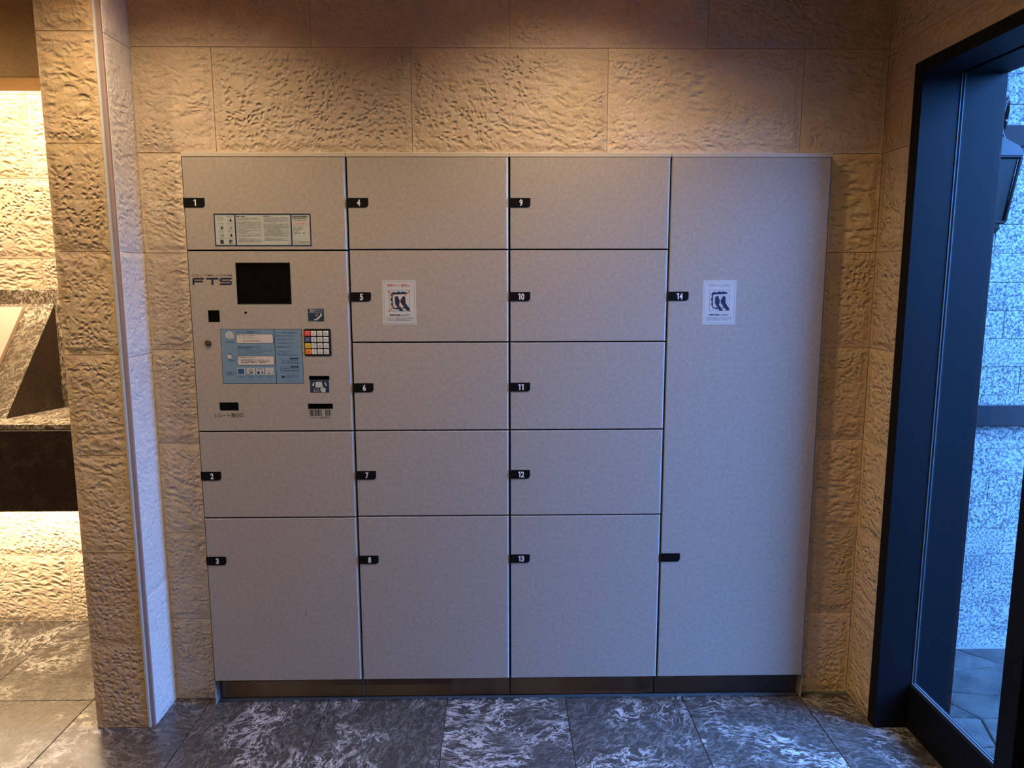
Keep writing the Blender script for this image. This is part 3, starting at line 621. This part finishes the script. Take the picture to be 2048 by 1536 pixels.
# microphone sticker
mb = MB(); sheet(mb, -0.6330, -0.5834, 1.3013, 1.3410, M['navy2'])
mb.text('通話マイク', -0.6075, 1.3352, 0.0075, L2, M['white'], w=0.0410, bold=0.01); micro(mb, -0.6290, -0.5900, 1.3290, 0.0018, M['greyl'], L2, 0.95, 1)
mb.poly([(-0.6150, 1.3050), (-0.6140, 1.3085), (-0.6085, 1.3092), (-0.6000, 1.3160), (-0.5945, 1.3215), (-0.5945, 1.3260), (-0.5905, 1.3265), (-0.5890, 1.3215), (-0.5925, 1.3165), (-0.6000, 1.3095), (-0.6070, 1.3048)], L2, M['white'])
mb.lathe([(0.0, 0.0), (0.0052, 0.0002)], (-0.6060, L2-0.0001, 1.3212), M['fadepink'], 14, 'y'); mb.rect(-0.6300, -0.6175, 1.3040, 1.3046, L2, M['greyl'])
mb.build('microphone_sticker', U1)
# card sticker
mb = MB(); sheet(mb, -0.6357, -0.5757, 1.0746, 1.1143, M['navy2'])
mb.poly([(-0.6180, 1.1085), (-0.5985, 1.1085), (-0.5950, 1.0910), (-0.6185, 1.0910)], L2, M['white']); micro(mb, -0.6180, -0.5960, 1.1115, 0.0014, M['greyl'], L2, 0.9, 1)
mb.poly([(-0.6260, 1.1070), (-0.6220, 1.1075), (-0.6235, 1.0965), (-0.6300, 1.0962)], L2, M['white']); mb.poly([(-0.5900, 1.1075), (-0.5860, 1.1070), (-0.5820, 1.0960), (-0.5865, 1.0965)], L2, M['white'])
mb.text('カード', -0.6070, 1.0975, 0.0034, L3, M['grey'], w=0.010)
mb.poly([(-0.6035, 1.0880), (-0.6040, 1.0835), (-0.6010, 1.0785), (-0.5985, 1.0760), (-0.5880, 1.0760), (-0.5865, 1.0860), (-0.5895, 1.0905), (-0.5950, 1.0900), (-0.5975, 1.0960), (-0.6000, 1.0955), (-0.5995, 1.0890)], L3, M['white'])
mb.rect(-0.5995, -0.5965, 1.0805, 1.0855, L3-0.0003, M['greyl'])
mb.text('カード', -0.6165, 1.0855, 0.0048, L2, M['white'], w=0.017, bold=0.006); mb.text('挿入口', -0.6160, 1.0795, 0.0052, L2, M['white'], w=0.019, bold=0.006)
mb.build('card_sticker', U1)
# barcode sticker
mb = MB(); rg = random.Random(4); x = -0.6400
for (a, b, m_) in ((0.0, 0.06, 'barink2'), (0.07, 0.14, 'barink'), (0.15, 0.20, 'barink2'), (0.24, 0.31, 'barink'), (0.33, 0.36, 'barink2'), (0.37, 0.44, 'barink'), (0.46, 0.50, 'barink2'), (0.51, 0.56, 'barink2'), (0.72, 0.765, 'barink'), (0.79, 0.82, 'barink'), (0.835, 0.86, 'barink2'), (0.88, 0.93, 'barink'), (0.95, 0.97, 'barink2')):
    mb.rect(-0.6410+0.070*a, -0.6410+0.070*b, 0.9990, 1.0190, L1, M[m_])
mb.rect(-0.6410, -0.5712, 0.9990, 1.0190, -0.0001, M['salmon'] if 0 else M['greyl'])
mb.text('バーコード読み取り口', -0.6060, 0.9930, 0.0055, L1, M['barink'], w=0.063, bold=0.006)
mb.build('barcode_print', U1)
# warning stickers on doors 5 and 14
def warn(root, x0, z1, faded, skew):
    mb = MB(); w, h = 0.1052, 0.1395; X = lambda u: x0+(u-290)/797.0*w; Z = lambda v: z1-(v-240)/1055.0*h
    T = lambda L: [(X(a)+skew*(z1-Z(b)), Z(b)) for a, b in L]
    pw = M['white']; mb.prism([T([(290, 240)])[0], T([(290, 1295)])[0], T([(1087, 1295)])[0], T([(1087, 240)])[0]], L1, 0.0, pw)
    def line(a, b, wd, m_, y=L2): stroke(mb, T([a, b]), wd, y, m_)
    for a, b in (((330, 270), (1047, 270)), ((1047, 270), (1047, 1262)), ((1047, 1262), (330, 1262)), ((330, 1262), (330, 270))): line(a, b, 0.0009, M['greyl'])
    for a, b in (((450, 478), (930, 478)), ((930, 478), (930, 965)), ((930, 965), (450, 965)), ((450, 965), (450, 478))): line(a, b, 0.0009, M['grey'])
    hc = M['salmon'] if faded else M['red']
    c = T([(685, 362)])[0]; mb.text('隙間から入庫禁止', c[0], c[1], 0.0082, L2, hc, w=0.0715, bold=0.006)
    mb.poly(T([(490, 580), (500, 545), (545, 517), (590, 522), (612, 540), (640, 515), (690, 505), (725, 525), (765, 505), (810, 515), (855, 520), (885, 552), (868, 562), (545, 577), (530, 600), (535, 870), (560, 887), (650, 893), (655, 920), (630, 930), (570, 910), (532, 908), (515, 850), (490, 815), (500, 775), (520, 750), (484, 712), (488, 672), (512, 640)]), L2-0.0001, M['navy'])
    mb.poly(T([(740, 885), (800, 880), (815, 900), (760, 910)]), L2-0.0001, M['navy'])
    mb.poly(T([(540, 585), (868, 568), (880, 700), (880, 880), (545, 880)]), L2, M['cream'] if not faded else M['palepink'])
    if not faded:
        line((415, 478), (965, 985), 0.0022, M['red'], L2-0.0002); line((955, 478), (415, 985), 0.0022, M['red'], L2-0.0002)
    mb.poly(T([(585, 660), (600, 625), (640, 612), (668, 625), (676, 680), (698, 700), (693, 790), (682, 830), (785, 962), (700, 966), (612, 830), (582, 780)]), L2-0.0003, M['navy'])
    mb.poly(T([(752, 640), (790, 612), (832, 638), (838, 780), (940, 925), (918, 955), (865, 955), (740, 800), (718, 760), (722, 700), (746, 680)]), L2-0.0003, M['navy'])
    for a, b in (((600, 640), (672, 640)), ((600, 670), (672, 670)), ((765, 640), (828, 640)), ((765, 670), (828, 670))): pass
    c = T([(690, 1065)])[0]; mb.text('荷物を無理に入れない', c[0], c[1], 0.0060, L2, M['blackink'], w=0.0625, bold=0.010)
    for i, v in enumerate((1128, 1160, 1190)):
        p0 = T([(385, v)])[0]; p1 = T([(1005-(35 if i == 2 else 0), v)])[0]; micro(mb, p0[0], p1[0], p0[1], 0.0022, M['grey'], L2, 0.86, 130+i+int(faded)*5)
    if not faded: mb.poly(T([(1035, 1300), (1090, 1252), (1096, 1275), (1060, 1300)]), L3, M['gold'])
    o = mb.build('warning_sticker', root); return o
o = warn(U2, -0.3985, 1.4293, False, 0.0); o = warn(U4, 0.6115, 1.4278, True, 0.0)
o['label'] = 'faded warning sticker without the red cross'

# ------------------------------------------------------------------ counter in the niche
root = thing('reception_counter', 'dark veined marble counter with splashback in the bright niche, left of the stone pier', 'counter', (-2.34, 0.44, 0.60))
mb = MB(); mb.box(-3.34, -1.338, 0.255, 0.600, 0.905, 0.925, M['marble'], 0.002); mb.build('countertop', root)
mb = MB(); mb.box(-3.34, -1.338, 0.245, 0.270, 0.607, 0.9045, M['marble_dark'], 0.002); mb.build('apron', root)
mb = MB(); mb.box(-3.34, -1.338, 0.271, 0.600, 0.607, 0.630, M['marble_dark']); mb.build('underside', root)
mb = MB(); mb.box(-3.34, -1.338, 0.6005, 0.628, 0.905, 1.395, M['marble'], 0.002); mb.build('splashback', root)
root = thing('intercom_stand', 'wedge-shaped marble stand for the intercom panel on the niche counter', 'stand', (-2.3, 0.45, 0.925))
P = [(-1.775, 0.592, 0.9255), (-1.852, 0.365, 0.9255), (-2.9, 0.365, 0.9255), (-2.9, 0.592, 0.9255), (-1.812, 0.598, 1.300), (-1.812, 0.592, 1.345), (-2.9, 0.592, 1.345)]
mb = MB()
A, B, Cc, Dd, Tt, Tl = P[0], P[1], P[2], P[3], (-1.776, 0.597, 1.338), (-2.9, 0.597, 1.338)
mb.add([A, B, Cc, Dd, Tt, Tl], [(1, 4, 5, 2), (0, 3, 5, 4), (2, 5, 3), (0, 1, 2, 3)], M['marble']); mb.add([A, B, Tt], [(0, 2, 1)], M['marble_dark'])  # side face in darker marble: its shade is put into the colour
mb.build('marble_wedge', root)
# intercom plate lying on the slope
n_ = (Vector(Tl)-Vector(B)).cross(Vector(Tt)-Vector(B)); n_.normalize()
if n_.y > 0: n_ = -n_
sl = (Vector(Tt)-Vector(B))            # up the slope along the wedge edge
def sp(u, v, k): return Vector(Tt)+Vector((-1, 0, 0))*u - sl*v + n_*k
root = thing('intercom', 'pale metal intercom panel with a dark window, lying on the sloped marble stand', 'intercom', tuple(sp(0.4, 0.5, 0.0)))
def slab(u0, u1, v0, v1, k0, k1, m_):
    vs = [sp(u, v, k) for k in (k0, k1) for u, v in ((u0, v0), (u1, v0), (u1, v1), (u0, v1))]
    return MB().add(vs, [(0, 1, 2, 3), (7, 6, 5, 4), (0, 4, 5, 1), (1, 5, 6, 2), (2, 6, 7, 3), (3, 7, 4, 0)], m_)
M['intercom'] = plain('rose_white_metal', (0.72, 0.60, 0.52), 0.35, 0.4)
slab(0.105, 0.85, 0.045, 0.93, 0.0005, 0.016, M['intercom']).build('face_plate', root)
slab(0.190, 0.60, 0.10, 0.26, 0.0162, 0.018, M['screen']).build('display', root)
for r in range(3):
    for c in range(3): slab(0.26+0.09*c, 0.31+0.09*c, 0.42+0.13*r, 0.50+0.13*r, 0.0162, 0.020, M['chrome']).build('button', root)

# ------------------------------------------------------------------ glazing on the right
YJ0, YJ1 = -0.120, -0.164
root = struct(MB().box(1.169, 1.279, YJ1, YJ0, 0.0, 2.043, M['frame'], 0.0012).build('window_1'))
for nm, args in (('outer_jamb', (1.291, 1.413, YJ1, YJ0, 0.0, 2.043)), ('jamb_groove', (1.2785, 1.2915, YJ1+0.008, YJ0, 0.149, 2.009)),
                 ('header', (1.169, 1.279, -1.545, YJ1-0.0005, 2.009, 2.043)), ('outer_header', (1.291, 1.413, -1.545, YJ1-0.0005, 2.009, 2.043)), ('header_groove', (1.279, 1.291, -1.545, YJ1, 2.017, 2.043))):
    MB().box(*args, M['frame'], 0.0008).build(nm, root)
mb = MB(); mb.box(1.2795, 1.2825, YJ1-0.002, YJ1+0.009, 0.149, 2.008, M['gasket']); mb.box(1.2885, 1.2912, YJ1-0.002, YJ1+0.009, 0.149, 2.008, M['gasket'])
mb.box(1.2790, 1.2830, -0.60, YJ1, 0.1485, 0.1535, M['gasket']); mb.box(1.2880, 1.2920, -0.60, YJ1, 0.1485, 0.1535, M['gasket']); mb.build('gasket', root)
MB().box(1.273, 1.303, -0.60, YJ1-0.0005, 0.0, 0.148, M['frame'], 0.0015).build('bottom_rail', root)
MB().box(1.2832, 1.2878, -0.60, YJ1+0.006, 0.148, 2.016, M['glass']).build('glass_pane', root)
MB().box(1.245, 1.325, -0.665, -0.601, 0.0, 2.008, M['frame'], 0.0015).build('mullion', root)
MB().box(1.245, 1.325, -1.545, -1.504, 0.0, 2.008, M['frame'], 0.0015).build('mullion', root)
def leaf(name, y0, y1):
    r = struct(MB().box(1.270, 1.308, y0-0.075, y0, 0.012, 2.002, M['frame'], 0.0015).build(name))
    MB().box(1.270, 1.308, y1, y1+0.075, 0.012, 2.002, M['frame'], 0.0015).build('stile', r)
    MB().box(1.270, 1.308, y1+0.0755, y0-0.0755, 0.012, 0.16, M['frame'], 0.0015).build('bottom_rail', r)
    MB().box(1.270, 1.308, y1+0.0755, y0-0.0755, 1.93, 2.002, M['frame'], 0.0015).build('top_rail', r)
    MB().box(1.280, 1.298, y1+0.0755, y0-0.0755, 0.16, 1.93, M['frame']).build('door_panel', r)  # solid infill instead of glass, added to hold back daylight here
    return r
d1 = leaf('door_1', -0.668, -1.50)
for d_, y in ((d1, -1.43),):
    q = MB(); q.tube([(1.225, y, 0.75), (1.225, y, 1.35)], 0.012, M['chrome'], 12); q.tube([(1.225, y, 0.80), (1.275, y, 0.80)], 0.007, M['chrome']); q.tube([(1.225, y, 1.30), (1.275, y, 1.30)], 0.007, M['chrome']); q.build('pull_handle', d_)
MB().box(1.27, 1.308, -1.545, -0.601, 0.0, 0.010, M['frame']).build('threshold', root)

# ------------------------------------------------------------------ outside
mb = MB(); mb.box(1.415, 30.0, -30.0, 0.372, -0.12, -0.008, M['joint']); paving = struct(mb.build('ground_paving'))
YG = 0.358
def flag(pts, z=0.0):
    q = MB(); n = len(pts); cx = sum(a for a, b in pts)/n; cy = sum(b for a, b in pts)/n; g = 0.004
    def sh(p, k): d = math.hypot(p[0]-cx, p[1]-cy); return (p[0]-(p[0]-cx)/d*k, p[1]-(p[1]-cy)/d*k)
    top = [sh(p, g+0.004) for p in pts]; bot = [sh(p, g) for p in pts]
    vs = [(a-cx, b-cy, 0) for a, b in top]+[(a-cx, b-cy, -0.004) for a, b in bot]+[(a-cx, b-cy, -0.02) for a, b in bot]
    fs = [tuple(range(n))]
    for k in range(2):
        for i in range(n): j = (i+1) % n; fs.append((k*n+i, (k+1)*n+i, (k+1)*n+j, k*n+j))
    me = bpy.data.meshes.new('flagstone'); me.from_pydata(vs, [], fs); me.materials.append(M['flag']); me.update()
    o = bpy.data.objects.new('flagstone', me); COL.objects.link(o); o.location = (cx, cy, z); o.parent = paving
rg = random.Random(12); G = {}
def gp(i, j):
    if (i, j) not in G:
        jy = 0 if j == 0 else rg.uniform(-0.035, 0.035); jx = rg.uniform(-0.05, 0.05)
        G[(i, j)] = (1.46+0.27*i+0.11*(j % 2)+jx, 0.335-0.155*j+jy)
    return G[(i, j)]
for j in range(0, 14):
    for i in range(-1, 13):
        q = [gp(i, j), gp(i, j+1), gp(i+1, j+1), gp(i+1, j)]
        if min(a for a, b in q) < 1.405: q = [(max(a, 1.418), b) for a, b in q]
        if max(a for a, b in q)-min(a for a, b in q) < 0.06: continue
        flag(q, rg.uniform(-0.001, 0.002))
# granite garden wall
mb = MB(); mb.box(1.41, 7.0, YG+0.014, YG+0.25, -0.12, 2.9, M['joint']); wg = struct(mb.build('wall_garden'))
zc = [-0.012, 0.063]+[0.169+0.104*k for k in range(27)]
zc = [z for z in zc if z < 2.9]+[2.9]
for k, (a, b) in enumerate(zip(zc[:-1], zc[1:])):
    off = [0.0, 0.37, 0.19, 0.52, 0.08, 0.43][k % 6]
    xs = [1.415]+[x for x in [1.25+off+0.58*i for i in range(9)] if 1.5 < x < 5.9]+[6.0]
    if k > 24: xs = [1.415, 6.0]
    for xa, xb in zip(xs[:-1], xs[1:]):
        if xa > 4.2: continue
        block(wg, 'granite_block', (xa+xb)/2, YG, a, b, xb-xa, 'S', M['granite'], d=0.02, gap=0.0013, jitter=0.0012)
# canopy over the entrance
mb = MB(); mb.box(1.405, 1.95, -6.0, YG+0.2, 2.44, 2.56, M['ceiling']); struct(mb.build('ceiling_canopy'))
mb = MB(); mb.box(7.0, 7.2, -30.0, YG+0.25, -0.1, 2.5, M['joint']); struct(mb.build('wall_sky_block'))  # unseen wall added to block the low sky from the upper room
mb = MB(); mb.box(1.406, 2.3, -1.32, -1.10, -0.1, 2.439, M['granite']); struct(mb.build('wall_light_block'))  # unseen block added to keep slanting daylight off the right stone strip
# metal band on the garden wall
mb = MB(); mb.box(1.425, 4.1, YG-0.030, YG-0.016, 0.886, 0.965, M['frame'], 0.002); root = tag(mb.build('metal_rail'), 'dark flat metal rail running across the granite wall outside the glass', 'rail')
for x in (1.85, 2.9, 3.9): MB().box(x-0.012, x+0.012, YG-0.0155, YG-0.001, 0.90, 0.95, M['frame']).build('bracket', root)
# wall lantern
ax, ay = 1.660, 0.235
root = thing('wall_lantern', 'black wrought-iron lantern with smoked glass on the granite wall outside', 'lantern', (ax, ay, 1.50))
mb = MB(); mb.lathe([(0.0, 1.500), (0.004, 1.508), (0.002, 1.515), (0.009, 1.524), (0.004, 1.533), (0.010, 1.545), (0.005, 1.555), (0.012, 1.566), (0.007, 1.576), (0.022, 1.586), (0.034, 1.602), (0.030, 1.612), (0.036, 1.622)], (ax, ay, 0), M['iron'], 16); mb.build('finial', root, True)
mb = MB()
def ring(z, r): return [(ax+r*math.cos(a), ay+r*math.sin(a), z) for a in [R(45+90*k) for k in range(4)]]
b0, b1 = ring(1.622, 0.040), ring(1.835, 0.068)
mb.add(b0+b1, [(0, 1, 5, 4), (1, 2, 6, 5), (2, 3, 7, 6), (3, 0, 4, 7), (3, 2, 1, 0), (4, 5, 6, 7)], M['lampglass']); mb.build('lantern_glass', root)
mb = MB(); c0, c1 = ring(1.622, 0.045), ring(1.835, 0.075)
for k in range(4): mb.tube([c0[k], c1[k]], 0.006, M['iron'], 6); mb.tube([c0[k], c0[(k+1) % 4]], 0.006, M['iron'], 6); mb.tube([c1[k], c1[(k+1) % 4]], 0.007, M['iron'], 6)
mb.build('lantern_frame', root)
mb = MB(); t0, t1, t2 = ring(1.838, 0.088), ring(1.868, 0.070), ring(1.905, 0.020)
mb.add(t0+t1+t2, [(3, 2, 1, 0)]+[(4*j+i, 4*j+(i+1) % 4, 4*j+4+(i+1) % 4, 4*j+4+i) for j in range(2) for i in range(4)]+[(8, 9, 10, 11)], M['iron']); mb.build('lantern_roof', root)
mb = MB(); arc = [(ax+0.005, ay, 1.905), (ax+0.004, ay, 1.96), (ax+0.016, ay, 2.01), (ax+0.045, ay+0.03, 2.035), (ax+0.075, ay+0.07, 2.01), (ax+0.085, ay+0.095, 1.96), (ax+0.085, ay+0.118, 1.93)]
mb.tube(arc, [0.010, 0.009, 0.008, 0.008, 0.008, 0.008, 0.008], M['iron'])
mb.tube([(ax+0.030, ay, 1.960)]+[(ax+0.10-0.075*math.cos(R(a)), ay+0.02, 1.95-0.085*math.sin(R(a))) for a in (0, 20, 45, 70, 90, 110)], 0.006, M['iron'])
mb.build('scroll_bracket', root)
mb = MB(); mb.box(ax+0.050, ax+0.19, YG-0.014, YG-0.002, 1.895, 1.968, M['plate'], 0.0015); mb.build('wall_plate', root)

# ------------------------------------------------------------------ downlight fittings
LAB = {(-0.95, -0.47): 'recessed ceiling downlight above the control panel of the lockers', (0.17, -0.47): 'recessed ceiling downlight above the middle of the locker row',
       (-1.75, -0.9): 'recessed ceiling downlight in front of the stone pier', (0.39, -3.46): 'recessed ceiling downlight at the back, nearer the door side', (-1.96, -3.46): 'recessed ceiling downlight at the back, nearer the niche side',
       (-3.2, -1.6): 'recessed ceiling downlight furthest left in the hall', (0.80, -1.35): 'added fill downlight beside the metal door, warming the right stone', (-0.8, -2.2): 'added fill downlight in mid room, warming the upper wall'}  # last two fittings carry the added fill lamps
for (x, y), lab in LAB.items():
    root = thing('ceiling_light', lab, 'ceiling light', (x, y, CEIL), 'recessed ceiling downlights')
    mb = MB(); mb.lathe([(0.040, CEIL-0.001), (0.052, CEIL-0.001), (0.050, CEIL-0.006), (0.042, CEIL-0.006), (0.040, CEIL-0.001)], (x, y, 0), M['white'], 24); mb.build('trim_ring', root)
    mb = MB(); mb.lathe([(0.0, CEIL-0.002), (0.039, CEIL-0.002)][::-1], (x, y, 0), M['lampface'], 24); mb.build('lamp_face', root)
